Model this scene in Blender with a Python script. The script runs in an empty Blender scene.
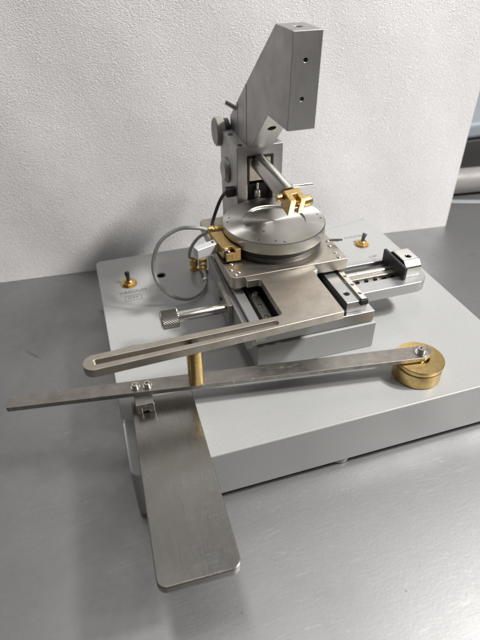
import bpy, bmesh, math, random
from mathutils import Vector, Matrix
random.seed(7)
scene = bpy.context.scene
COL = scene.collection
MM = 0.001

# ------------------------------------------------------------------ camera
R = ((0.9548, -0.1911, 0.2277), (-0.297, -0.5836, 0.7558), (-0.0115, -0.7892, -0.614))
cd = bpy.data.cameras.new("camera")
cam = bpy.data.objects.new("camera", cd); COL.objects.link(cam)
rot = Matrix(((R[0][0], -R[0][1], -R[0][2]), (R[1][0], -R[1][1], -R[1][2]), (R[2][0], -R[2][1], -R[2][2])))
cam.matrix_world = Matrix.Translation(Vector((12.70, -224.32, 301.08)) * MM) @ rot.to_4x4()
cd.sensor_fit = 'VERTICAL'; cd.sensor_height = 9.8; cd.sensor_width = 7.35
cd.lens = 9.8 * 508.9 / 640
cd.clip_start = 0.01; cd.clip_end = 60
cd.dof.use_dof = True; cd.dof.focus_distance = 0.42; cd.dof.aperture_fstop = 2.4
scene.camera = cam

# ------------------------------------------------------------------ world and lamps
w = bpy.data.worlds.new("World"); scene.world = w; w.use_nodes = True
nt = w.node_tree; nt.nodes.clear()
out = nt.nodes.new('ShaderNodeOutputWorld'); bg = nt.nodes.new('ShaderNodeBackground')
tc = nt.nodes.new('ShaderNodeTexCoord'); sp = nt.nodes.new('ShaderNodeSeparateXYZ')
rp = nt.nodes.new('ShaderNodeValToRGB'); mr = nt.nodes.new('ShaderNodeMapRange')
mr.inputs['From Min'].default_value = -1; mr.inputs['From Max'].default_value = 1
nt.links.new(tc.outputs['Generated'], sp.inputs[0]); nt.links.new(sp.outputs['Z'], mr.inputs['Value'])
nt.links.new(mr.outputs[0], rp.inputs[0]); 
yr = nt.nodes.new('ShaderNodeMapRange'); yr.inputs['From Min'].default_value = 0.15; yr.inputs['From Max'].default_value = 0.9
nt.links.new(sp.outputs['Y'], yr.inputs['Value'])
wm_ = nt.nodes.new('ShaderNodeMixRGB'); nt.links.new(yr.outputs[0], wm_.inputs[0]); nt.links.new(rp.outputs[0], wm_.inputs[1]); wm_.inputs[2].default_value = (2.5, 2.53, 2.58, 1)
nt.links.new(wm_.outputs[0], bg.inputs[0]); nt.links.new(bg.outputs[0], out.inputs[0])
e = rp.color_ramp.elements
e[0].position = 0.0; e[0].color = (0.10, 0.085, 0.075, 1)
e[1].position = 1.0; e[1].color = (0.62, 0.61, 0.60, 1)
for p_, c_ in ((0.5, (0.34, 0.26, 0.23, 1)), (0.62, (0.34, 0.27, 0.24, 1)), (0.8, (0.50, 0.49, 0.48, 1))):
    k = e.new(p_); k.color = c_
bg.inputs[1].default_value = 0.19

def area(name, loc, target, sx, sy, power, col):
    l = bpy.data.lights.new(name, 'AREA'); l.shape = 'RECTANGLE'; l.size = sx; l.size_y = sy
    l.energy = power; l.color = col
    o = bpy.data.objects.new(name, l); COL.objects.link(o); o.location = loc
    o.rotation_euler = (Vector(target) - Vector(loc)).to_track_quat('-Z', 'Y').to_euler()
    return o
area("ceiling_lamp", (1.25, -0.34, 1.42), (0.15, 0.12, 0.0), 0.18, 0.18, 40, (1.0, 0.978, 0.965))
area("ceiling_lamp", (-0.05, 0.12, 1.9), (0.15, 0.15, 0.0), 0.6, 0.22, 5, (1.0, 0.985, 0.965))
area("ceiling_lamp", (1.4, -0.85, 1.85), (0.15, 0.3, 0.05), 0.26, 0.26, 25, (1.0, 0.968, 0.955))
scene.view_settings.view_transform = 'Standard'
scene.view_settings.look = 'None'
scene.view_settings.exposure = 0.0
scene.view_settings.gamma = 1.0
scene.cycles.max_bounces = 8

# ------------------------------------------------------------------ materials
def newmat(name):
    m = bpy.data.materials.new(name); m.use_nodes = True
    return m, m.node_tree, m.node_tree.nodes['Principled BSDF']
def N(t, typ, **kw):
    n = t.nodes.new(typ)
    for k, v in kw.items():
        if k in n.inputs: n.inputs[k].default_value = v
        else: setattr(n, k, v)
    return n
def mapping(t, scale, rotz=0.0, src='Object'):
    c = N(t, 'ShaderNodeTexCoord'); m = N(t, 'ShaderNodeMapping')
    m.inputs['Scale'].default_value = scale; m.inputs['Rotation'].default_value = (0, 0, rotz)
    t.links.new(c.outputs[src], m.inputs[0]); return m
def ramp(t, src, stops):
    r = N(t, 'ShaderNodeValToRGB'); el = r.color_ramp.elements
    while len(el) > 2: el.remove(el[-1])
    for i, (p, c) in enumerate(stops):
        if i < 2: q = el[i]; q.position = p
        else: q = el.new(p)
        q.color = (c, c, c, 1) if isinstance(c, (int, float)) else (*c, 1)
    t.links.new(src, r.inputs[0]); return r
def bump(t, src, strength, dist, prev=None):
    b = N(t, 'ShaderNodeBump'); b.inputs['Strength'].default_value = strength; b.inputs['Distance'].default_value = dist
    t.links.new(src, b.inputs['Height'])
    if prev: t.links.new(prev.outputs[0], b.inputs['Normal'])
    return b

def metal(name, col, rough, grain=(40, 900, 900), bs=0.12, var=0.12, col2=None, metallic=1.0, mottle=45, rvar=0.1, scratch=0.0):
    m, t, b = newmat(name)
    b.inputs['Metallic'].default_value = metallic
    mp = mapping(t, grain); n = N(t, 'ShaderNodeTexNoise', Scale=1.0, Detail=4.0)
    t.links.new(mp.outputs[0], n.inputs[0])
    mp2 = mapping(t, (1, 1, 1)); n2 = N(t, 'ShaderNodeTexNoise', Scale=float(mottle), Detail=6.0, Roughness=0.62)
    t.links.new(mp2.outputs[0], n2.inputs[0])
    c2 = col2 or tuple(c * (1 - var) for c in col)
    r = ramp(t, n2.outputs[0], [(0.35, c2), (0.65, col)])
    t.links.new(r.outputs[0], b.inputs['Base Color'])
    r2 = ramp(t, n2.outputs[0], [(0.3, rough + rvar), (0.7, max(rough - rvar * 0.6, 0.05))])
    mx = N(t, 'ShaderNodeMath', operation='MULTIPLY_ADD'); mx.inputs[1].default_value = 0.16
    t.links.new(n.outputs[0], mx.inputs[0]); t.links.new(r2.outputs[0], mx.inputs[2])
    t.links.new(mx.outputs[0], b.inputs['Roughness'])
    bb = bump(t, n.outputs[0], bs, 0.0002)
    if scratch:
        prev = None
        for k, ang in enumerate((0.5, -0.9, 1.7)):
            mq = mapping(t, (25, 420, 25), ang); mq.inputs['Location'].default_value = (k * 3.3, k * 7.7, 0)
            q = N(t, 'ShaderNodeTexNoise', Scale=1.0, Detail=1.0); t.links.new(mq.outputs[0], q.inputs[0])
            a_ = N(t, 'ShaderNodeMath', operation='SUBTRACT'); a_.inputs[1].default_value = 0.5; t.links.new(q.outputs[0], a_.inputs[0])
            a2 = N(t, 'ShaderNodeMath', operation='ABSOLUTE'); t.links.new(a_.outputs[0], a2.inputs[0])
            r3 = ramp(t, a2.outputs[0], [(0.0, 1.0), (0.006, 0.0)])
            q2 = N(t, 'ShaderNodeTexNoise', Scale=60.0 + 20 * k, Detail=2.0); t.links.new(mp2.outputs[0], q2.inputs[0])
            r4 = ramp(t, q2.outputs[0], [(0.52, 0.0), (0.62, scratch)])
            m1 = N(t, 'ShaderNodeMath', operation='MULTIPLY'); t.links.new(r3.outputs[0], m1.inputs[0]); t.links.new(r4.outputs[0], m1.inputs[1])
            if prev is not None:
                m2 = N(t, 'ShaderNodeMath', operation='MAXIMUM'); t.links.new(prev.outputs[0], m2.inputs[0]); t.links.new(m1.outputs[0], m2.inputs[1]); m1 = m2
            prev = m1
        mc = N(t, 'ShaderNodeMixRGB'); t.links.new(prev.outputs[0], mc.inputs[0]); t.links.new(r.outputs[0], mc.inputs[1]); mc.inputs[2].default_value = (0.75, 0.73, 0.70, 1)
        t.links.new(mc.outputs[0], b.inputs['Base Color'])
        bb = bump(t, prev.outputs[0], 0.3, 0.0002, bb)
    t.links.new(bb.outputs[0], b.inputs['Normal'])
    return m

def paint(name, col, rough=0.42, fine=900, bs=0.18, metallic=0.0):
    m, t, b = newmat(name)
    b.inputs['Metallic'].default_value = metallic
    mp = mapping(t, (1, 1, 1)); n = N(t, 'ShaderNodeTexNoise', Scale=float(fine), Detail=3.0)
    t.links.new(mp.outputs[0], n.inputs[0])
    n2 = N(t, 'ShaderNodeTexNoise', Scale=14.0, Detail=5.0); t.links.new(mp.outputs[0], n2.inputs[0])
    r = ramp(t, n2.outputs[0], [(0.3, tuple(c * 0.94 for c in col)), (0.7, col)])
    sp1 = ramp(t, n.outputs[0], [(0.35, 0.94), (0.65, 1.04)])
    mx = N(t, 'ShaderNodeMixRGB', blend_type='MULTIPLY'); mx.inputs[0].default_value = 1
    t.links.new(r.outputs[0], mx.inputs[1]); t.links.new(sp1.outputs[0], mx.inputs[2])
    t.links.new(mx.outputs[0], b.inputs['Base Color'])
    rr = ramp(t, n2.outputs[0], [(0.3, rough + 0.06), (0.7, rough - 0.05)]); t.links.new(rr.outputs[0], b.inputs['Roughness'])
    bb = bump(t, n.outputs[0], bs, 0.0002); t.links.new(bb.outputs[0], b.inputs['Normal'])
    return m

M = {}
M['paint'] = paint('grey_hammer_paint', (0.385, 0.392, 0.383), 0.36, metallic=0.0)
M['satin'] = metal('grey_satin_metal', (0.40, 0.395, 0.388), 0.36, grain=(1400, 1400, 50), bs=0.10, var=0.06, metallic=0.9)
M['slide'] = paint('grey_slide_finish', (0.50, 0.505, 0.50), 0.36, fine=1500, bs=0.06, metallic=0.8)
M['steel'] = metal('ground_steel', (0.56, 0.52, 0.455), 0.30, grain=(60, 1500, 1500), bs=0.10, col2=(0.44, 0.405, 0.345), mottle=60, rvar=0.08, scratch=0.5)
M['steel_bar'] = metal('worn_bar_steel', (0.36, 0.342, 0.315), 0.32, grain=(70, 1700, 1700), bs=0.18, col2=(0.30, 0.28, 0.25), mottle=120, rvar=0.1, scratch=0.6)
M['handsteel'] = metal('brushed_plate_steel', (0.31, 0.302, 0.285), 0.20, grain=(1600, 30, 1600), bs=0.06, col2=(0.27, 0.255, 0.23), mottle=30, rvar=0.05, scratch=0.16)
M['chrome'] = metal('polished_steel', (0.72, 0.70, 0.67), 0.12, grain=(200, 200, 2000), bs=0.05, var=0.05, rvar=0.03)
M['rod'] = metal('turned_steel', (0.62, 0.60, 0.56), 0.20, grain=(2, 2, 2), bs=0.0, var=0.04, mottle=40, rvar=0.01)
M['brass'] = metal('brass', (0.70, 0.51, 0.225), 0.22, grain=(300, 300, 2600), bs=0.03, col2=(0.58, 0.41, 0.17), mottle=320, rvar=0.06)
M['black'] = paint('black_finish', (0.018, 0.018, 0.018), 0.42, fine=600, bs=0.05)
M['dark'] = metal('dark_steel', (0.13, 0.125, 0.12), 0.34, var=0.2, bs=0.1)
M['ink'] = paint('black_ink', (0.10, 0.10, 0.105), 0.6, bs=0)
M['whitetag'] = paint('white_metal_tab', (0.62, 0.63, 0.63), 0.33, bs=0.03, metallic=0.3)
M['hose'] = paint('grey_rubber', (0.38, 0.39, 0.37), 0.34, fine=300, bs=0.03)
M['knobtan'] = paint('tan_plastic', (0.30, 0.29, 0.255), 0.42, bs=0.05)

# turned face of the rotary disc: radial brushing
m, t, b = newmat('turned_disc_steel'); M['disc'] = m
b.inputs['Metallic'].default_value = 1; b.inputs['Anisotropic'].default_value = 0.93; b.inputs['Roughness'].default_value = 0.34
tg = N(t, 'ShaderNodeTangent', direction_type='RADIAL', axis='Z'); t.links.new(tg.outputs[0], b.inputs['Tangent'])
c = N(t, 'ShaderNodeTexCoord'); s_ = N(t, 'ShaderNodeSeparateXYZ'); t.links.new(c.outputs['Object'], s_.inputs[0])
cx = N(t, 'ShaderNodeCombineXYZ'); t.links.new(s_.outputs[0], cx.inputs[0]); t.links.new(s_.outputs[1], cx.inputs[1])
ln = N(t, 'ShaderNodeVectorMath', operation='LENGTH'); t.links.new(cx.outputs[0], ln.inputs[0])
cz = N(t, 'ShaderNodeCombineXYZ'); t.links.new(ln.outputs['Value'], cz.inputs[0]); t.links.new(s_.outputs[2], cz.inputs[2])
nz = N(t, 'ShaderNodeTexNoise', Scale=1500.0, Detail=3.0); t.links.new(cz.outputs[0], nz.inputs[0])
n2 = N(t, 'ShaderNodeTexNoise', Scale=40.0, Detail=5.0); t.links.new(c.outputs['Object'], n2.inputs[0])
rr = ramp(t, n2.outputs[0], [(0.3, (0.58, 0.565, 0.53)), (0.7, (0.70, 0.685, 0.65))]); t.links.new(rr.outputs[0], b.inputs['Base Color'])
bb = bump(t, nz.outputs[0], 0.10, 0.0002); t.links.new(bb.outputs[0], b.inputs['Normal'])

# worn stainless table top: fine grain, smears, and swirling scratches
m, t, b = newmat('worn_stainless'); M['table'] = m
b.inputs['Metallic'].default_value = 1
c = N(t, 'ShaderNodeTexCoord')
def nz(scale, detail, vec, rough=0.55, dist=0.0):
    n = N(t, 'ShaderNodeTexNoise', Scale=scale, Detail=detail, Roughness=rough, Distortion=dist)
    t.links.new(vec, n.inputs[0]); return n
mp = N(t, 'ShaderNodeMapping'); mp.inputs['Scale'].default_value = (45, 1300, 1); mp.inputs['Rotation'].default_value = (0, 0, math.radians(24))
t.links.new(c.outputs['Object'], mp.inputs[0]); grain = nz(1, 4, mp.outputs[0])
blot = nz(9, 8, c.outputs['Object'], 0.68, 0.4)
fine = nz(420, 3, c.outputs['Object'])
colr = ramp(t, blot.outputs[0], [(0.3, (0.285, 0.285, 0.283)), (0.72, (0.395, 0.395, 0.392))])
scr = None
for k, (ang, sc, th) in enumerate(((0.35, (10, 150, 1), 0.018), (-0.5, (12, 190, 1), 0.016), (1.25, (9, 130, 1), 0.014), (0.75, (16, 320, 1), 0.02), (2.2, (14, 240, 1), 0.018))):
    warp = nz(3.5 + k, 2, c.outputs['Object'])
    wm = N(t, 'ShaderNodeVectorMath', operation='MULTIPLY_ADD'); wm.inputs[1].default_value = (0.045, 0.045, 0); 
    t.links.new(warp.outputs['Color'], wm.inputs[0]); t.links.new(c.outputs['Object'], wm.inputs[2])
    mq = N(t, 'ShaderNodeMapping'); mq.inputs['Scale'].default_value = sc; mq.inputs['Rotation'].default_value = (0, 0, ang)
    mq.inputs['Location'].default_value = (k * 3.1, k * 1.7, 0)
    t.links.new(wm.outputs[0], mq.inputs[0])
    q = nz(1.0, 1.5, mq.outputs[0])
    a = N(t, 'ShaderNodeMath', operation='SUBTRACT'); a.inputs[1].default_value = 0.5; t.links.new(q.outputs[0], a.inputs[0])
    ab = N(t, 'ShaderNodeMath', operation='ABSOLUTE'); t.links.new(a.outputs[0], ab.inputs[0])
    r = ramp(t, ab.outputs[0], [(0.0, 1.0), (th * 0.3, 0.0)])
    msk = nz(14 + 5 * k, 2, c.outputs['Object']); mr_ = ramp(t, msk.outputs[0], [(0.50, 0.0), (0.66, 1.0)])
    mu = N(t, 'ShaderNodeMath', operation='MULTIPLY'); t.links.new(r.outputs[0], mu.inputs[0]); t.links.new(mr_.outputs[0], mu.inputs[1])
    if scr is None: scr = mu
    else:
        ad = N(t, 'ShaderNodeMath', operation='MAXIMUM'); t.links.new(scr.outputs[0], ad.inputs[0]); t.links.new(mu.outputs[0], ad.inputs[1]); scr = ad
mx = N(t, 'ShaderNodeMixRGB', blend_type='MIX'); t.links.new(colr.outputs[0], mx.inputs[1]); mx.inputs[2].default_value = (0.5, 0.49, 0.48, 1)
sm = N(t, 'ShaderNodeMath', operation='MULTIPLY'); sm.inputs[1].default_value = 0.5; t.links.new(scr.outputs[0], sm.inputs[0]); t.links.new(sm.outputs[0], mx.inputs[0])
dk = nz(2.6, 1.5, c.outputs['Object'], 0.4, 1.2)
d1 = N(t, 'ShaderNodeMath', operation='SUBTRACT'); d1.inputs[1].default_value = 0.53; t.links.new(dk.outputs[0], d1.inputs[0])
d2 = N(t, 'ShaderNodeMath', operation='ABSOLUTE'); t.links.new(d1.outputs[0], d2.inputs[0])
d3 = ramp(t, d2.outputs[0], [(0.0, 1.0), (0.0012, 0.0)]); dm_ = nz(17, 2, c.outputs['Object']); d4 = ramp(t, dm_.outputs[0], [(0.52, 0.0), (0.60, 0.55)])
d5 = N(t, 'ShaderNodeMath', operation='MULTIPLY'); t.links.new(d3.outputs[0], d5.inputs[0]); t.links.new(d4.outputs[0], d5.inputs[1])
sv = N(t, 'ShaderNodeTexVoronoi', Scale=55.0); t.links.new(c.outputs['Object'], sv.inputs['Vector'])
s1 = ramp(t, sv.outputs['Distance'], [(0.03, 0.45), (0.055, 0.0)]); ssc = N(t, 'ShaderNodeSeparateColor'); t.links.new(sv.outputs['Color'], ssc.inputs[0])
s2 = ramp(t, ssc.outputs[0], [(0.86, 0.0), (0.90, 1.0)]); s3 = N(t, 'ShaderNodeMath', operation='MULTIPLY'); t.links.new(s1.outputs[0], s3.inputs[0]); t.links.new(s2.outputs[0], s3.inputs[1])
s4 = N(t, 'ShaderNodeMath', operation='MAXIMUM'); t.links.new(d5.outputs[0], s4.inputs[0]); t.links.new(s3.outputs[0], s4.inputs[1])
mz = N(t, 'ShaderNodeMixRGB'); t.links.new(s4.outputs[0], mz.inputs[0]); t.links.new(mx.outputs[0], mz.inputs[1]); mz.inputs[2].default_value = (0.09, 0.085, 0.08, 1)
t.links.new(mz.outputs[0], b.inputs['Base Color'])
rr = ramp(t, blot.outputs[0], [(0.3, 0.50), (0.7, 0.38)])
ra = N(t, 'ShaderNodeMath', operation='MULTIPLY_ADD'); ra.inputs[1].default_value = 0.12
t.links.new(grain.outputs[0], ra.inputs[0]); t.links.new(rr.outputs[0], ra.inputs[2]); t.links.new(ra.outputs[0], b.inputs['Roughness'])
b1 = bump(t, grain.outputs[0], 0.06, 0.0003); b2 = bump(t, fine.outputs[0], 0.12, 0.0004, b1); b3 = bump(t, scr.outputs[0], 0.06, 0.0002, b2)
t.links.new(b3.outputs[0], b.inputs['Normal'])

# crinkled white foam
m, t, b = newmat('crinkled_foam'); M['foam'] = m
c = N(t, 'ShaderNodeTexCoord')
mp = N(t, 'ShaderNodeMapping'); mp.inputs['Rotation'].default_value = (0, 0.45, 0); mp.inputs['Scale'].default_value = (1.0, 1.0, 1.7)
t.links.new(c.outputs['Object'], mp.inputs[0])
v1 = N(t, 'ShaderNodeTexVoronoi', Scale=620.0, feature='SMOOTH_F1'); t.links.new(mp.outputs[0], v1.inputs['Vector'])
n1 = N(t, 'ShaderNodeTexNoise', Scale=560.0, Detail=2.5, Roughness=0.6); t.links.new(mp.outputs[0], n1.inputs[0])
n3 = N(t, 'ShaderNodeTexNoise', Scale=7.0, Detail=3.0); t.links.new(c.outputs['Object'], n3.inputs[0])
mk = N(t, 'ShaderNodeTexNoise', Scale=22.0, Detail=4.0); t.links.new(c.outputs['Object'], mk.inputs[0])
ms = ramp(t, mk.outputs[0], [(0.35, 0.2), (0.68, 0.75)])
b1 = bump(t, n3.outputs[0], 0.5, 0.006)
b2 = bump(t, v1.outputs['Distance'], 0.35, 0.0008, b1); b3 = bump(t, n1.outputs[0], 0.8, 0.0009, b2); t.links.new(ms.outputs[0], b3.inputs['Strength'])
t.links.new(b3.outputs[0], b.inputs['Normal'])
cr = ramp(t, n1.outputs[0], [(0.40, (0.75, 0.738, 0.73)), (0.58, (0.82, 0.808, 0.80)), (0.68, (0.90, 0.89, 0.88))])
vd = N(t, 'ShaderNodeTexVoronoi', Scale=330.0, Randomness=1.0); t.links.new(mp.outputs[0], vd.inputs['Vector'])
dd = ramp(t, vd.outputs['Distance'], [(0.14, 1.0), (0.26, 0.0)])
sc_ = N(t, 'ShaderNodeSeparateColor'); t.links.new(vd.outputs['Color'], sc_.inputs[0]); dm = ramp(t, sc_.outputs[0], [(0.62, 0.0), (0.80, 1.0)])
dx = N(t, 'ShaderNodeMath', operation='MULTIPLY'); t.links.new(dd.outputs[0], dx.inputs[0]); t.links.new(dm.outputs[0], dx.inputs[1])
fm = N(t, 'ShaderNodeMixRGB'); t.links.new(dx.outputs[0], fm.inputs[0]); t.links.new(cr.outputs[0], fm.inputs[1]); fm.inputs[2].default_value = (0.99, 0.985, 0.98, 1)
b4 = bump(t, dx.outputs[0], 0.45, 0.0008, b3); t.links.new(b4.outputs[0], b.inputs['Normal'])
t.links.new(fm.outputs[0], b.inputs['Base Color'])
b.inputs['Roughness'].default_value = 0.24; b.inputs['Specular IOR Level'].default_value = 0.8

# ------------------------------------------------------------------ mesh helpers (all sizes in millimetres)
WPOS = {}
def thing(name, label, cat, loc=(0, 0, 0), group=None):
    o = bpy.data.objects.new(name, None); COL.objects.link(o); o.empty_display_size = 0.02
    o.location = Vector(loc) * MM; WPOS[o.name] = Vector(loc) * MM
    o['label'] = label; o['category'] = cat
    if group: o['group'] = group
    return o
def link(name, me, mat, parent=None, origin=None, label=None, smooth=True, bev=0.0, seg=2):
    o = bpy.data.objects.new(name, me); COL.objects.link(o)
    co = [v.co for v in me.vertices]
    if origin is None:
        origin = Vector(((min(v.x for v in co) + max(v.x for v in co)) / 2, (min(v.y for v in co) + max(v.y for v in co)) / 2, (min(v.z for v in co) + max(v.z for v in co)) / 2))
    else: origin = Vector(origin) * MM
    me.transform(Matrix.Translation(-origin))
    WPOS[o.name] = origin
    base = WPOS[parent.name] if parent else Vector((0, 0, 0))
    o.location = origin - base
    if parent: o.parent = parent
    me.materials.clear(); me.materials.append(M[mat] if isinstance(mat, str) else mat)
    if smooth:
        for p in me.polygons: p.use_smooth = True
        if bev > 0:
            mo = o.modifiers.new('edge', 'BEVEL'); mo.width = bev * MM; mo.segments = seg; mo.limit_method = 'ANGLE'
            mo.angle_limit = math.radians(35); mo.harden_normals = True
        else:
            bm = bmesh.new(); bm.from_mesh(me)
            for ed in bm.edges:
                if len(ed.link_faces) == 2 and ed.calc_face_angle(0) > math.radians(32): ed.smooth = False
            bm.to_mesh(me); bm.free()
    if label: o['label'] = label
    return o
def tomesh(bm):
    bmesh.ops.recalc_face_normals(bm, faces=bm.faces)
    me = bpy.data.meshes.new('m'); bm.to_mesh(me); bm.free(); me.transform(Matrix.Scale(MM, 4)); return me
def join(*bms):
    out = bmesh.new()
    for b_ in bms:
        me = bpy.data.meshes.new('t'); b_.to_mesh(me); b_.free(); out.from_mesh(me); bpy.data.meshes.remove(me)
    return out
def box(x0, x1, y0, y1, z0, z1):
    bm = bmesh.new(); bmesh.ops.create_cube(bm, size=1)
    for v in bm.verts: v.co = Vector(((x0 + x1) / 2 + v.co.x * (x1 - x0), (y0 + y1) / 2 + v.co.y * (y1 - y0), (z0 + z1) / 2 + v.co.z * (z1 - z0)))
    return bm
def rounded(pts, r, seg=6):
    """round the corners of a polygon; r is one radius or one per corner"""
    n = len(pts); o = []
    for i in range(n):
        ri = r[i] if isinstance(r, (list, tuple)) else r
        p = Vector(pts[i]); a = Vector(pts[i - 1]) - p; c_ = Vector(pts[(i + 1) % n]) - p
        if ri <= 0: o.append(tuple(p)); continue
        la, lc = a.length, c_.length; a.normalize(); c_.normalize()
        ang = a.angle(c_); d = min(ri / math.tan(ang / 2), la * 0.499, lc * 0.499); rr_ = d * math.tan(ang / 2)
        cen = p + (a + c_).normalized() * (rr_ / math.sin(ang / 2))
        s0 = p + a * d - cen; s1 = p + c_ * d - cen
        a0 = math.atan2(s0.y, s0.x); a1 = math.atan2(s1.y, s1.x); da = (a1 - a0 + math.pi) % (2 * math.pi) - math.pi
        for k in range(seg + 1):
            q = a0 + da * k / seg; o.append((cen.x + rr_ * math.cos(q), cen.y + rr_ * math.sin(q)))
    return o
def prism(pts, lo, hi, axis='z'):
    """extrude a 2D outline: axis z uses (x,y); axis x uses (y,z); axis y uses (x,z)"""
    bm = bmesh.new()
    def P(u, v, h): return {'z': (u, v, h), 'x': (h, u, v), 'y': (u, h, v)}[axis]
    a = [bm.verts.new(P(u, v, lo)) for u, v in pts]; b_ = [bm.verts.new(P(u, v, hi)) for u, v in pts]
    bm.faces.new(a); bm.faces.new(b_)
    for i in range(len(pts)): bm.faces.new((a[i], a[(i + 1) % len(pts)], b_[(i + 1) % len(pts)], b_[i]))
    return bm
def frame(ax):
    z = Vector(ax).normalized(); x = Vector((0, 0, 1)) if abs(z.z) < 0.9 else Vector((1, 0, 0))
    x = (x - z * x.dot(z)).normalized(); return x, z.cross(x), z
def lathe(profile, base, ax=(0, 0, 1), n=48):
    """profile: (radius, height) pairs from bottom to top, closed at both ends"""
    x, y, z = frame(ax); base = Vector(base); bm = bmesh.new(); rings = []
    for r, h in profile:
        if r <= 1e-6: rings.append([bm.verts.new(base + z * h)])
        else: rings.append([bm.verts.new(base + z * h + (x * math.cos(2 * math.pi * k / n) + y * math.sin(2 * math.pi * k / n)) * r) for k in range(n)])
    for a, b_ in zip(rings, rings[1:]):
        for k in range(n):
            if len(a) == 1 and len(b_) == 1: continue
            if len(a) == 1: bm.faces.new((a[0], b_[(k + 1) % n], b_[k]))
            elif len(b_) == 1: bm.faces.new((a[k], a[(k + 1) % n], b_[0]))
            else: bm.faces.new((a[k], a[(k + 1) % n], b_[(k + 1) % n], b_[k]))
    if len(rings[0]) > 1: bm.faces.new(rings[0][::-1])
    if len(rings[-1]) > 1: bm.faces.new(rings[-1])
    return bm
def cyl(r, base, h, ax=(0, 0, 1), n=40, ch=0.0):
    if ch: return lathe([(r - ch, 0), (r, ch), (r, h - ch), (r - ch, h)], base, ax, n)
    return lathe([(r, 0), (r, h)], base, ax, n)
def tube(pts, r, n=14, sub=10):
    P = [Vector(p) for p in pts]; P = [P[0] * 2 - P[1]] + P + [P[-1] * 2 - P[-2]]; path = []
    for i in range(1, len(P) - 2):
        for k in range(sub):
            u = k / sub
            path.append(0.5 * ((2 * P[i]) + (P[i + 1] - P[i - 1]) * u + (2 * P[i - 1] - 5 * P[i] + 4 * P[i + 1] - P[i + 2]) * u * u + (3 * P[i] - P[i - 1] - 3 * P[i + 1] + P[i + 2]) * u ** 3))
    path.append(P[-2]); bm = bmesh.new(); rings = []; x = None
    for i, p in enumerate(path):
        tn = (path[min(i + 1, len(path) - 1)] - path[max(i - 1, 0)]).normalized()
        x = frame(tn)[0] if x is None else (x - tn * x.dot(tn)).normalized()
        y = tn.cross(x); rings.append([bm.verts.new(p + (x * math.cos(2 * math.pi * k / n) + y * math.sin(2 * math.pi * k / n)) * r) for k in range(n)])
    for a, b_ in zip(rings, rings[1:]):
        for k in range(n): bm.faces.new((a[k], a[(k + 1) % n], b_[(k + 1) % n], b_[k]))
    bm.faces.new(rings[0][::-1]); bm.faces.new(rings[-1]); return bm
def cut(bm, cutters):
    """carve the cutters out of a shape and return a plain mesh"""
    me = bpy.data.meshes.new('c'); bmesh.ops.recalc_face_normals(bm, faces=bm.faces); bm.to_mesh(me); bm.free()
    o = bpy.data.objects.new('carve', me); COL.objects.link(o); tmp = []
    for c_ in cutters:
        mc = bpy.data.meshes.new('k'); bmesh.ops.recalc_face_normals(c_, faces=c_.faces); c_.to_mesh(mc); c_.free()
        oc = bpy.data.objects.new('k', mc); COL.objects.link(oc); tmp.append(oc)
        mo = o.modifiers.new('b', 'BOOLEAN'); mo.operation = 'DIFFERENCE'; mo.solver = 'EXACT'; mo.object = oc
    dg = bpy.context.evaluated_depsgraph_get(); dg.update()
    res = bpy.data.meshes.new_from_object(o.evaluated_get(dg))
    for k in tmp + [o]:
        d = k.data; bpy.data.objects.remove(k); bpy.data.meshes.remove(d)
    res.transform(Matrix.Scale(MM, 4)); return res
def knurl(r, base, h, ax, n=26, rows=15, depth=0.7, ch=0.9):
    prof = [(r - ch, 0.0)]
    x, y, z = frame(ax); base = Vector(base); bm = bmesh.new(); rings = []
    for j in range(rows + 1):
        hh = ch + (h - 2 * ch) * j / rows
        rings.append([bm.verts.new(base + z * hh + (x * math.cos(2 * math.pi * k / (2 * n)) + y * math.sin(2 * math.pi * k / (2 * n))) * (r if (k + j) % 2 else r - depth)) for k in range(2 * n)])
    for hh, j in ((0, 0), (h, 1)):
        rg = [bm.verts.new(base + z * hh + (x * math.cos(2 * math.pi * k / (2 * n)) + y * math.sin(2 * math.pi * k / (2 * n))) * (r - ch)) for k in range(2 * n)]
        rings = [rg] + rings if j == 0 else rings + [rg]
    for a, b_ in zip(rings, rings[1:]):
        for k in range(2 * n): bm.faces.new((a[k], a[(k + 1) % (2 * n)], b_[(k + 1) % (2 * n)], b_[k]))
    bm.faces.new(rings[0][::-1]); bm.faces.new(rings[-1]); return bm
def part(name, shape, mat, parent, bev=0.0, **kw):
    me = tomesh(shape) if isinstance(shape, bmesh.types.BMesh) else shape
    return link(name, me, mat, parent, bev=bev, **kw)
def screw(parent, x, y, z, r=2.6, h=2.4, mat='chrome', name='screw', ax=(0, 0, 1)):
    prof = [(r, -0.5), (r, h - 0.4), (r - 0.4, h), (r * 0.55, h), (r * 0.48, h - 0.3), (r * 0.46, h * 0.35), (0, h * 0.3)]
    return part(name, lathe(prof, (x, y, z), ax, 24), mat, parent)
def lettering(parent, txt, x, y, z, size, rotz=0.0, width=None):
    cu = bpy.data.curves.new('t', 'FONT'); cu.body = txt; cu.size = size; cu.extrude = 0.03; cu.offset = 0.0; cu.align_x = 'CENTER'; cu.align_y = 'CENTER'; cu.space_character = 1.08
    o = bpy.data.objects.new('t', cu); COL.objects.link(o)
    dg = bpy.context.evaluated_depsgraph_get(); dg.update()
    me = bpy.data.meshes.new_from_object(o.evaluated_get(dg)); bpy.data.objects.remove(o); bpy.data.curves.remove(cu)
    if width:
        xs = [v.co.x for v in me.vertices]; f = width / (max(xs) - min(xs)); me.transform(Matrix.Scale(f, 4, (1, 0, 0)))
    me.transform(Matrix.Translation((x, y, z)) @ Matrix.Rotation(rotz, 4, 'Z')); me.transform(Matrix.Scale(MM, 4))
    return link('lettering', me, 'ink', parent, smooth=False)

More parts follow.
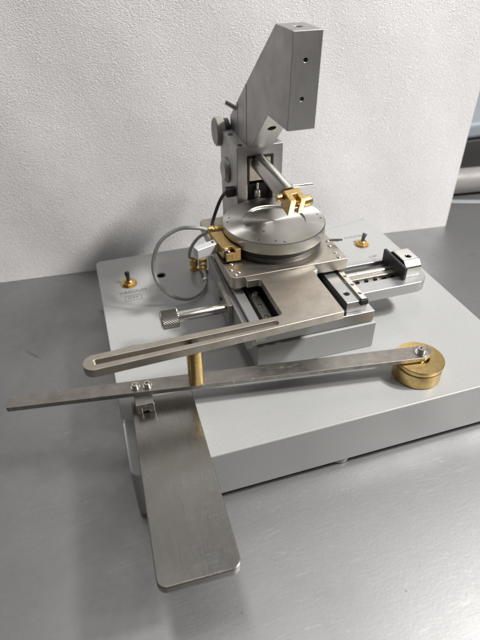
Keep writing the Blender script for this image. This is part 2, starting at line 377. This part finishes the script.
# ------------------------------------------------------------------ setting
TZ = -55.0
o = part('table', box(-900, 1500, -700, 1600, TZ - 4, TZ), 'table', None, origin=(0, 0, TZ)); o['kind'] = 'structure'
# foam sheet: gently uneven, standing on the table
bm = bmesh.new(); d = Vector((0.9973, -0.0738)); nrm = Vector((0.0738, 0.9973)); p0 = Vector((500.4, 335.9)); nx, nzz = 60, 40; grid = {}
for side in (0, 1):
    for i in range(nx + 1):
        for j in range(nzz + 1):
            s = -i * 1000 / nx; zz = TZ + 0.3 + j * 720 / nzz
            wv = 1.1 * math.sin(s * 0.013 + 1) * math.sin(zz * 0.011) + 0.6 * math.sin(s * 0.041 + zz * 0.02)
            p = p0 + d * s + nrm * (side * 22 + wv)
            grid[side, i, j] = bm.verts.new((p.x, p.y, zz))
for side in (0, 1):
    for i in range(nx):
        for j in range(nzz): bm.faces.new((grid[side, i, j], grid[side, i + 1, j], grid[side, i + 1, j + 1], grid[side, i, j + 1]))
for j in range(nzz):
    for i in (0, nx): bm.faces.new((grid[0, i, j], grid[0, i, j + 1], grid[1, i, j + 1], grid[1, i, j]))
for i in range(nx):
    for j in (0, nzz): bm.faces.new((grid[0, i, j], grid[0, i + 1, j], grid[1, i + 1, j], grid[1, i, j]))
foam = part('foam_sheet', bm, 'foam', None, origin=(0, 372, TZ))
foam['label'] = 'large white crinkled foam sheet standing upright behind the instrument'; foam['category'] = 'foam sheet'

# things on the table beyond the sheet
M['greyroll'] = paint('grey_vinyl', (0.27, 0.255, 0.24), 0.5, fine=150); M['darkbox'] = paint('dark_casing', (0.045, 0.043, 0.042), 0.5)
M['paleblue'] = paint('pale_blue_casing', (0.27, 0.30, 0.33), 0.4); M['paper'] = paint('white_cloth', (0.3, 0.32, 0.34), 0.6)
t_ = thing('padded_roll', 'rounded grey roll lying behind the right edge of the foam sheet', 'roll', (700, 418, TZ))
part('cover', lathe([(16, 0), (19, 3), (20, 20), (20, 300), (19, 317), (16, 320)], (548, 436, TZ + 20.2), (1, -0.12, 0), 40), 'greyroll', t_)
part('end_cap', lathe([(6, 0), (13, 0), (15, 1.5), (15, 4)], (544, 436.5, TZ + 20.2), (1, -0.12, 0), 30), 'darkbox', t_)
t_ = thing('equipment_case', 'dark equipment case with pale blue top at far right behind the grey roll', 'case', (810, 560, TZ))
part('body', box(560, 1060, 480, 640, TZ + 0.2, TZ + 68), 'darkbox', t_, bev=6, seg=3)
part('lid', box(556, 1064, 476, 644, TZ + 68.5, TZ + 96), 'paleblue', t_, bev=8, seg=3)
bm = prism(rounded([(552, 398), (598, 382), (606, 392), (562, 408)], 3), TZ + 0.3, TZ + 1.6)
o = part('folded_cloth', bm, 'paper', None, bev=0.6); o['label'] = 'thin white folded cloth lying in front of the grey roll'; o['category'] = 'cloth'

# ------------------------------------------------------------------ instrument
T = thing('positioning_instrument', 'grey precision stage instrument with steel disc, tower and slotted arm on a painted base', 'instrument', (170, 150, TZ))

# base housing: an overhanging painted top with slightly inset side walls
base_cut = [cyl(4.6, (66.3, 249.4, -6), 20, n=32), cyl(3.6, (123.5, 226.5, -6), 20, n=24)]
bp = part('base_plate', cut(prism(rounded([(0, 0), (343, 0), (343, 300), (0, 300)], 7, 8), -48.5, 0), base_cut), 'paint', T, bev=1.6, seg=3)
for fx, fy in ((168, 16), (22, 22), (322, 22), (22, 278), (322, 278)):
    part('foot', lathe([(8.0, 0), (9, 1), (9, 6)], (fx, fy if fx != 168 else 10, TZ + 0.1), n=28), 'greyroll', T)
# black plugs that paint in the shade at the bottoms of the two round holes
for hx, hy, hr in ((66.3, 249.4, 4.6), (123.5, 226.5, 3.6)):
    part('hole_shade_plug', lathe([(hr - 0.05, 0), (hr - 0.05, 4.6), (hr - 0.9, 4.6), (hr - 0.9, 0.6), (0, 0.6)], (hx, hy, -5.6), n=32), 'black', bp)

def toggle(x, y, tilt, nutr=6.6):
    nut = part('toggle_switch', prism([(x + nutr * 1.12 * math.cos(k * math.pi / 3 + .3), y + nutr * 1.12 * math.sin(k * math.pi / 3 + .3)) for k in range(6)], 0.8, 3.6), 'brass', T, bev=0.5)
    part('washer', lathe([(8.6, 0.05), (8.8, 0.4), (8.6, 0.75), (4, 0.75)], (x, y, 0), n=36), 'brass', nut)
    part('collar', lathe([(4.6, 3.3), (4.6, 4.8), (4.0, 5.4), (2.2, 5.0)], (x, y, 0), n=28), 'brass', nut)
    a = Vector(tilt).normalized()
    part('lever', lathe([(1.9, 0), (2.0, 4), (2.7, 8.8), (2.3, 10), (0, 10.4)], Vector((x, y, 4.0)), a, 20), 'dark', nut)
    return nut
toggle(30.8, 243.0, (-0.05, 0.25, 1)); toggle(304.5, 240.5, (0.55, 0.45, 0.9))
lettering(T, 'VACUUM', 33.0, 227.2, 0.06, 6.6, math.radians(1.5), 28)
lettering(T, 'OFF', 31.5, 215.8, 0.06, 5.4, math.radians(1.5), 11.5)
ring = cut(prism(rounded([(23, 211), (40, 211.6), (40, 220.6), (23, 220)], 1.5), 0.03, 0.09), [prism(rounded([(23.5, 211.5), (39.5, 212.1), (39.5, 220.1), (23.5, 219.5)], 1.2), -1, 1)])
part('lettering_border', ring, 'ink', T, smooth=False)
lettering(T, 'CHUCK', 303.5, 260.2, 0.06, 5.6, 0.0, 24)
lettering(T, 'UP', 303.8, 211.5, 0.06, 5.4, 0.0, 9.5)

# pedestal and cross slides
part('pedestal', prism([(117, 73), (226, 73), (226, 196), (117, 196)], 0.05, 27), 'paint', T, bev=0.8)
xs = prism(rounded([(113, 75), (223.5, 75), (223.5, 101), (297, 101), (297, 152), (113, 152)], [0, 0, 0, 15, 10, 0], 8), 28.0, 39)
xsm = cut(xs, [prism(rounded([(200, 116), (277, 116), (277, 145.5), (200, 145.5)], [0, 4, 6, 0], 6), 33, 60)])
XS = part('cross_slide', xsm, 'slide', T, bev=0.6)
part('guide_rail', box(195, 276, 122, 127.5, 33.1, 39.6), 'steel', XS, bev=0.4)
rl = cut(box(195, 274, 134.5, 140.5, 33.1, 38.2), [])
part('guide_rail', rl, 'dark', XS, bev=0.4)
for k in range(5): part('screw', lathe([(1.9, 0), (1.9, 0.9), (1.1, 0.9), (1.0, 0.2), (0, 0.2)], (232 + k * 9.2, 122, 35.6), (0, -1, 0), 16), 'black', XS)
part('end_stop', box(270.5, 273.5, 108, 146, 39.1, 52), 'black', XS, bev=0.5)
eb = cut(prism(rounded([(112, 39.15), (112, 49), (118, 54), (137, 54), (143, 49), (143, 39.15)], [0, 3, 3, 3, 3, 0], 5), 274.6, 291, 'x'), [cyl(2.6, (283, 124, 48), 20, n=24)])
EB = part('end_block', eb, 'chrome', XS, bev=0.8)
part('screw', lathe([(2.4, 0), (2.4, 2.2), (1.2, 2.2), (1.1, 1), (0, 1)], (283, 124, 48.2), n=20), 'black', EB)
part('lead_screw', cyl(3.0, (190, 131, 38), 84, (1, 0, 0), 24), 'rod', XS)

# longitudinal carriage: two visible side pockets with rails, centre block under the top plate
CA = part('carriage_plate', box(136, 180, 77, 196, 39.2, 56.6), 'dark', T, bev=0.4)
cr = cut(prism([(198, 79), (217.5, 79), (217.5, 190), (198, 190)], 39.2, 49.5), [cyl(2.7, (203.8, 92, 44), 20, n=28)])
RC = part('side_carriage', cr, 'slide', T, bev=0.5)
part('screw', lathe([(2.6, 0), (2.6, 1), (1.5, 1), (1.4, 0.3), (0, 0.3)], (203.8, 92, 44.1), n=24), 'black', RC)
ra_ = cut(box(210.6, 215.4, 78.4, 178, 49.6, 52.0), [cyl(1.5, (213, 86 + k * 14, 50.2), 9, n=20) for k in range(5)])
part('bearing_rail', ra_, 'chrome', RC, bev=0.25)
part('rail_clip', box(209.8, 216.6, 76.6, 80.6, 46, 51), 'black', RC, bev=0.4)
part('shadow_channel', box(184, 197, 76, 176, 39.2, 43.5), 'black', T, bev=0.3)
LC = part('side_carriage', box(112.5, 120.8, 66, 192, 39.2, 50), 'slide', T, bev=0.4)
part('side_wall', box(107.6, 112.2, 72, 196, 28.5, 46), 'satin', LC, bev=0.4)
part('channel', box(120.9, 135.8, 76, 192, 39.2, 44), 'dark', T, bev=0.3)
rl_ = cut(box(124.2, 131.6, 64, 178, 44.1, 49.4), [cyl(1.6, (128, 83.5 + k * 16.2, 47), 9, n=20) for k in range(5)])
RL = part('bearing_rail', rl_, 'steel_bar', T, bev=0.3)
for k in range(3): part('ball', lathe([(0, 0), (0.9, 0.3), (1.3, 1.1), (0.9, 1.9), (0, 2.2)], (128, 83.5 + k * 16.2, 47.2), n=16), 'chrome', RL)
screw(T, 128.5, 113.5, 49.4, 3.0, 3.0)
screw(T, 188.6, 119.5, 43.6, 3.2, 6.0)
screw(T, 190.6, 128.5, 43.6, 2.4, 7.0, 'dark')

# micrometer spindle at the left
MI = part('micrometer', knurl(8.6, (46.6, 117.4, 40), 14.5, (1, 0, 0), rows=12), 'rod', T, smooth=False)
part('spindle', lathe([(4.2, 14.2), (4.6, 14.8), (4.6, 50), (4.0, 51), (4.0, 57.5)], (46.6, 117.4, 40), (1, 0, 0), 36), 'chrome', MI)
part('end_face', lathe([(6.9, 0), (7.1, 0.6), (7.1, 1.2)], (46.0, 117.4, 40), (1, 0, 0), 36), 'steel', MI)
part('bracket', prism([(111, 27), (144, 27.6), (144, 50), (111, 46)], 103.2, 107.4, 'x'), 'steel_bar', MI, bev=0.5)
part('bracket_lip', box(107.45, 112.3, 110.5, 120, 30, 44), 'steel', MI, bev=0.4)
screw(MI, 103.2, 132, 40, 2.2, 1.6, 'dark', ax=(-1, 0, 0))

# steel top plate with slotted arm
tp = [(-17, 45.2), (60, 47.8), (181, 52.6), (181.4, 113), (186, 114.5), (186, 122.9), (122, 122.9), (122, 116.5), (134, 116), (134, 64.4), (128, 63.6), (60, 63.2), (-17, 61.8)]
tpo = rounded(tp, [8.2, 0, 1.5, 1, 1, 0, 0, 1, 3, 3.5, 0, 0, 8.2], 10)
sl = rounded([(-10, 50.9), (127.5, 53.6), (127.4, 58.6), (-10, 55.9)], 2.4, 8)
TP = part('top_plate', cut(prism(tpo, 57, 64), [prism(sl, 50, 70)]), 'steel', T, bev=0.55)
rp_ = rounded([(110, 123), (219, 123), (219, 222), (147, 222), (147, 238), (110, 238)], [6, 1, 2, 0, 0, 5], 8)
RP = part('rear_plate', prism(rp_, 53.5, 64.45), 'steel', T, bev=0.5)
for x, y in ((215.0, 157), (213, 148.5), (212.5, 136), (212, 127.5), (115.6, 128.6), (119.2, 131.4), (116.8, 145.5), (114, 137)):
    screw(RP, x, y, 64.45, 1.9, 0.9)
part('plunger', lathe([(1.8, 0), (1.8, 9), (1.3, 9.5), (1.3, 12)], (214, 152, 68.2), (1, -0.25, 0), 20), 'chrome', RP)
part('standoff', lathe([(6, 0), (6, 13)], (118, 131, 40.2), n=32), 'steel', RP)

# rotary disc
cy = (167.5, 176.5, 0)
DK = part('rotary_disc', lathe([(44, 74.2), (47.2, 74.6), (47.5, 75.0), (47.5, 84.7), (46.9, 85.5), (29.4, 85.5), (29.2, 85.3), (29.0, 83.8), (0.9, 83.8), (0.8, 82.4), (0, 82.4)], cy, n=160), 'disc', T, origin=(167.5, 176.5, 80))
part('groove_ring', lathe([(44.2, 70), (45.2, 70.2), (45.2, 74.1), (44, 74.15)], cy, n=120), 'black', DK)
part('flange', lathe([(44.8, 64.6), (45, 65.2), (45, 69.2), (44.4, 69.9), (43, 69.9)], cy, n=120), 'dark', DK, origin=(167.5, 176.5, 67))
for a, r in ((232, 42), (252, 41), (262, 43.5), (355, 42), (345, 43.5), (158, 41.5), (170, 43), (80, 42), (110, 42)):
    part('pin_hole', lathe([(0.9, 85.42), (0.9, 85.62), (0.5, 85.62), (0.3, 85.5), (0, 85.5)], (cy[0] + r * math.cos(math.radians(a)), cy[1] + r * math.sin(math.radians(a)), 0), n=14), 'black', DK)
part('pin_hole', lathe([(0.9, 83.6), (0.9, 83.9), (0, 83.9)], (152, 160, 0), n=14), 'black', DK)

# brass clamp, pale lever and hose fittings beside the disc
BB = part('clamp_block', cut(prism([(112, 146.5), (126.5, 147), (121.5, 160), (119.4, 172), (119.8, 184), (108, 184)], 66.2, 78), [box(108, 121, 140, 153, 60, 90)]), 'brass', T, bev=0.6)
part('screw', lathe([(3.6, 0), (3.6, 4), (2.9, 5), (1.6, 5), (1.5, 3), (0, 3)], (116, 153.2, 72), (-0.45, -0.8, 0.3), 24), 'chrome', BB)
part('jaw', box(112.8, 121, 146.2, 150, 67, 74.5), 'brass', BB, bev=0.6)
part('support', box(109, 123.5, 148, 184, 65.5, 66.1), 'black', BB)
tag_ = prism(rounded([(90, 158.5), (112, 166.0), (110, 174), (88, 166.5)], 0.8), 66.6, 76.2)
TG = part('pale_lever', tag_, 'whitetag', T, bev=0.8)
part('screw', lathe([(1.2, 0), (1.2, 0.8), (0, 0.9)], (106.5, 168.5, 76.1), n=14), 'dark', TG)
FT = part('hose_fitting', join(lathe([(2.4, 0), (4.0, 1), (4.3, 5), (3.6, 6), (4.3, 7), (4.3, 12), (3.4, 14)], (108, 192, 76), (1, -0.2, 0), 28)), 'brass', T)
part('fitting_body', prism(rounded([(110, 188), (125, 186), (126, 196), (111, 198)], 1), 66, 74), 'dark', FT, bev=0.5)
part('hose', tube([(108.5, 192, 76.5), (97, 191, 81), (80, 190, 83), (63, 188, 75), (54, 186, 58), (53, 184.5, 41), (59, 184, 25), (70, 186, 12), (84, 189, 5), (97, 196, 4.5), (106, 208, 5.5), (109, 221, 8.5), (109, 229, 10)], 1.8), 'hose', T)
part('hose', tube([(109, 195, 73), (101, 203, 64), (95, 214, 48), (95, 228, 30), (100, 243, 19), (104, 250, 14)], 1.6), 'hose', T)
f1 = part('hose_fitting', lathe([(5.0, 0), (5.0, 3), (3.8, 3.4), (3.8, 5.4), (4.6, 6), (4.6, 13), (3.4, 14), (2.2, 15)], (103.5, 249, 0.05), n=10), 'brass', T)
f2 = part('hose_fitting', lathe([(5.2, 0), (5.2, 3), (4.0, 3.4), (4.0, 6), (4.6, 6.6), (4.6, 15), (3.6, 16)], (112.5, 243, 0.05), n=10), 'brass', T)
part('elbow', lathe([(3.8, 0), (4.2, 1), (4.2, 6), (3.0, 7), (3.0, 11)], (112, 240, 10.5), (-0.25, -1, -0.1), 24), 'brass', f2)
part('hose_clip', lathe([(2.3, 0), (2.9, 0.4), (2.9, 3.2), (2.3, 3.6)], (107.6, 213, 6.3), (0.2, 1, 0.2), 24), 'chrome', T)

# tower
tw = prism([(147, 224), (193, 224), (193, 282), (147, 282)], 0.1, 138.2)
twm = cut(tw, [box(157.4, 183.4, 200, 262, 66, 128.6)])
TW = part('tower', twm, 'satin', T, bev=0.7)
wf = cut(prism([(157.6, 101), (183.2, 101), (183.2, 128.4), (157.6, 128.4)], 223.6, 225.5, 'y'), [prism([(158.9, 99), (181.9, 99), (181.9, 127.0), (158.9, 127.0)], 215, 235, 'y')])
part('window_frame', wf, 'black', TW)
part('bearing_block', box(159.4, 181.4, 224.6, 258, 104, 126.5), 'steel', TW, bev=0.5)
part('lower_block', box(158, 182.8, 236, 258, 67, 96), 'dark', TW, bev=0.5)
part('adjuster', lathe([(2.0, 0), (2.0, 10), (3.6, 11), (3.6, 18), (1.4, 19), (1.4, 25)], (170, 231, 74), n=24), 'chrome', TW)
for x, y in ((151.5, 229), (187.5, 230), (152, 262)): screw(TW, x, y, 138.1, 2.6, 0.8, 'dark')
part('side_disc', lathe([(0, -1.5), (9.5, -1.5), (11.8, 0), (12.6, 1.2), (12.6, 3)], (143.9, 259.5, 104), (1, 0, 0), 48), 'satin', TW)
K = part('side_knob', lathe([(12.6, 0), (14, 1.2), (14.2, 2), (14.2, 8), (12.5, 9.5), (10, 9.8), (10, 14)], (142.6, 288, 134), (1, 0, 0), 56), 'knobtan', TW)
part('knob_collar', lathe([(12.2, 9.9), (12.2, 14.5), (6, 14.5), (6, 40)], (142.6, 288, 134), (1, 0, 0), 40), 'black', K)
part('knob_bearing', box(150, 190, 282.2, 296, 116, 138), 'dark', TW, bev=0.6)
part('clamp_bar', cyl(2.6, (159, 262, 162.5), 12, (-0.75, 0.55, 0.42), 22, 0.5), 'chrome', TW)

# angled head made of three stacked plates
x0, x1 = 158.0, 179.8
HD = part('head', cut(prism([(127.5, 245.5), (161, 245.5), (228.2, 193.0), (228.2, 138.3), (217.5, 138.3), (173, 179.8), (129.8, 179.8)], x0, x1, 'x'),
    [cyl(1.5, (168.3, 120, 227.5), 16, (0, 1, 0), 24), cyl(1.5, (167.6, 120, 202), 16, (0, 1, 0), 24), cyl(3.4, (168, 144, 238), 14, n=32),
     cyl(3.6, (168.5, 188, 160), 16, (0, 0.62, 0.78), 28)]), 'satin', TW, bev=0.5)
for zz in (227.5, 202): part('hole_shade_plug', lathe([(1.45, 0), (1.45, 0.8), (1.2, 0.8), (1.2, 0.4), (0, 0.4)], (168.3 if zz > 210 else 167.6, 129.6, zz), (0, 1, 0), 20), 'black', HD)  # black inserts colour in the shade inside the drilled holes
part('head_plate', prism([(229.4, 192.0), (255.2, 171.6), (255.2, 138.3), (229.4, 138.3)], x0, x1, 'x'), 'satin', TW, bev=0.4)
part('head_plate', prism([(256.6, 170.4), (282, 150.4), (282, 138.3), (256.6, 138.3)], x0, x1, 'x'), 'satin', TW, bev=0.4)

# specimen arm: turned cylinder with a brass clevis
a0 = Vector((168.6, 238, 122.6)); a1 = Vector((173.6, 161, 114.8)); ad = (a1 - a0).normalized(); L_ = (a1 - a0).length
AR = part('specimen_arm', lathe([(8.1, 0), (8.1, L_ - 1), (7.5, L_)], a0, ad, 64), 'rod', T)
def clev():
    bm = join(box(-9.5, 9.5, -14, 0, -8.5, 8.5))
    return bm
mtx = Matrix.Translation(a1 + ad * 5.0 + Vector((2.0, 0, -2.0))) @ (Vector((0, -1, 0)).rotation_difference(Vector((0.10, -1, -0.30))).to_matrix().to_4x4()) 
body = box(-7.6, 7.6, -10, 5, -8.4, 7.6); slot = box(-1.8, 2.2, -30, -1.5, -20, 20)
cm = cut(body, [slot, cyl(8.0, (0, 1.5, 0), 10, (0, 1, 0), 40)] if False else [slot])
cm.transform(Matrix.Scale(1000, 4)); cm.transform(mtx); cm.transform(Matrix.Scale(MM, 4))
CV = part('clevis', cm, 'brass', AR, bev=0.7)
def tr(bm): bm.transform(mtx); return bm
part('clamp_knob', tr(lathe([(3.0, 0), (4.6, 0.6), (5.0, 1.2), (5.0, 8), (4.4, 9)], (7.7, -3.5, -1.5), (1, 0, 0), 32)), 'brass', CV)
part('screw', tr(lathe([(2.4, 0), (2.4, 5.8)], (-2.3, -6, -2), (1, 0, 0), 24)), 'chrome', CV)
part('side_pin', tr(lathe([(2.2, 0), (3.0, 0.5), (3.0, 6), (2.4, 6.6)], (-7.4, 3.5, 2), (-1, 0, 0), 24)), 'brass', CV)
part('cross_pin', cyl(1.7, (181, 170, 118.2), 20, (1, 0.02, -0.03), 20, 0.3), 'chrome', AR)

# black cable at the tower's left
part('cable', tube([(146, 232, 91), (140, 232, 94), (132, 230, 88), (124, 228, 72), (119, 222, 63), (116, 214, 58)], 1.7), 'black', T)
part('cable_plug', box(137.5, 146.8, 229, 236, 88, 97), 'black', T, bev=0.8)

# ------------------------------------------------------------------ guide lever
G = thing('guide_lever', 'long flat steel lever with brass roller, brass post and broad steel hand plate', 'lever', (120, 55, 0))
HP = part('hand_plate', prism(rounded([(4.5, -84.5), (54, -86.5), (57.5, 62), (9.5, 64)], [6, 6, 2, 2], 8), 2.0, 9.0), 'handsteel', G, bev=0.8)
bl = [(-79, 70.6), (-76.5, 82.2), (60, 64.4), (246, 38.2), (252.5, 35.5), (254, 31), (250, 26.5), (244, 23.6), (60, 50.2)]
BR = part('lever_bar', prism(rounded(bl, [1.5, 1.5, 0, 3, 3, 3, 3, 3, 0], 5), 19.2, 23.2), 'steel_bar', G, bev=0.35)
CB = part('clamp_block', cut(box(12.6, 26.2, 47, 66, 9.1, 19.1), [box(17.0, 21.8, 40, 51, 6, 15.2)]), 'steel_bar', G, bev=0.4)
part('lock_pin', cyl(1.6, (16.5, 49.2, 12), 5.8, (1, 0, 0), 20), 'chrome', CB)
for x, y in ((15.2, 62.8), (24.2, 61.4)):
    s = screw(BR, x, y, 23.2, 2.7, 3.4)
    part('washer', lathe([(1, 0), (3.7, 0.02), (3.7, 0.6), (1, 0.6)], (x, y, 23.22), n=28), 'chrome', s)
PO = part('post', lathe([(5.9, 0), (6.1, 0.5), (6.1, 32.4), (5.6, 33)], (61.2, 55.2, 23.25), n=48), 'brass', G)
part('pin', lathe([(2.0, 0), (2.0, 6.4), (1.5, 7)], (61.2, 55.2, 56.3), n=24), 'black', PO)
WC = (243.4, 30.2, 0)
WH = part('roller', lathe([(18.5, 0.1), (19.6, 1.0), (19.6, 12.6), (19.2, 13.0), (18.4, 13.1), (18.4, 13.9), (19.6, 14.1), (19.9, 14.6), (19.9, 17.6), (19.4, 18.1), (8.0, 18.1), (7.5, 17.7), (7.3, 15.0), (4.0, 15.0), (3.8, 19.1)], WC, n=96), 'brass', G)
s = screw(WH, WC[0], WC[1], 23.9, 3.3, 4.2)
part('washer', lathe([(1, 0), (5.2, 0.02), (5.2, 0.7), (1, 0.7)], (WC[0], WC[1], 23.22), n=32), 'chrome', s)
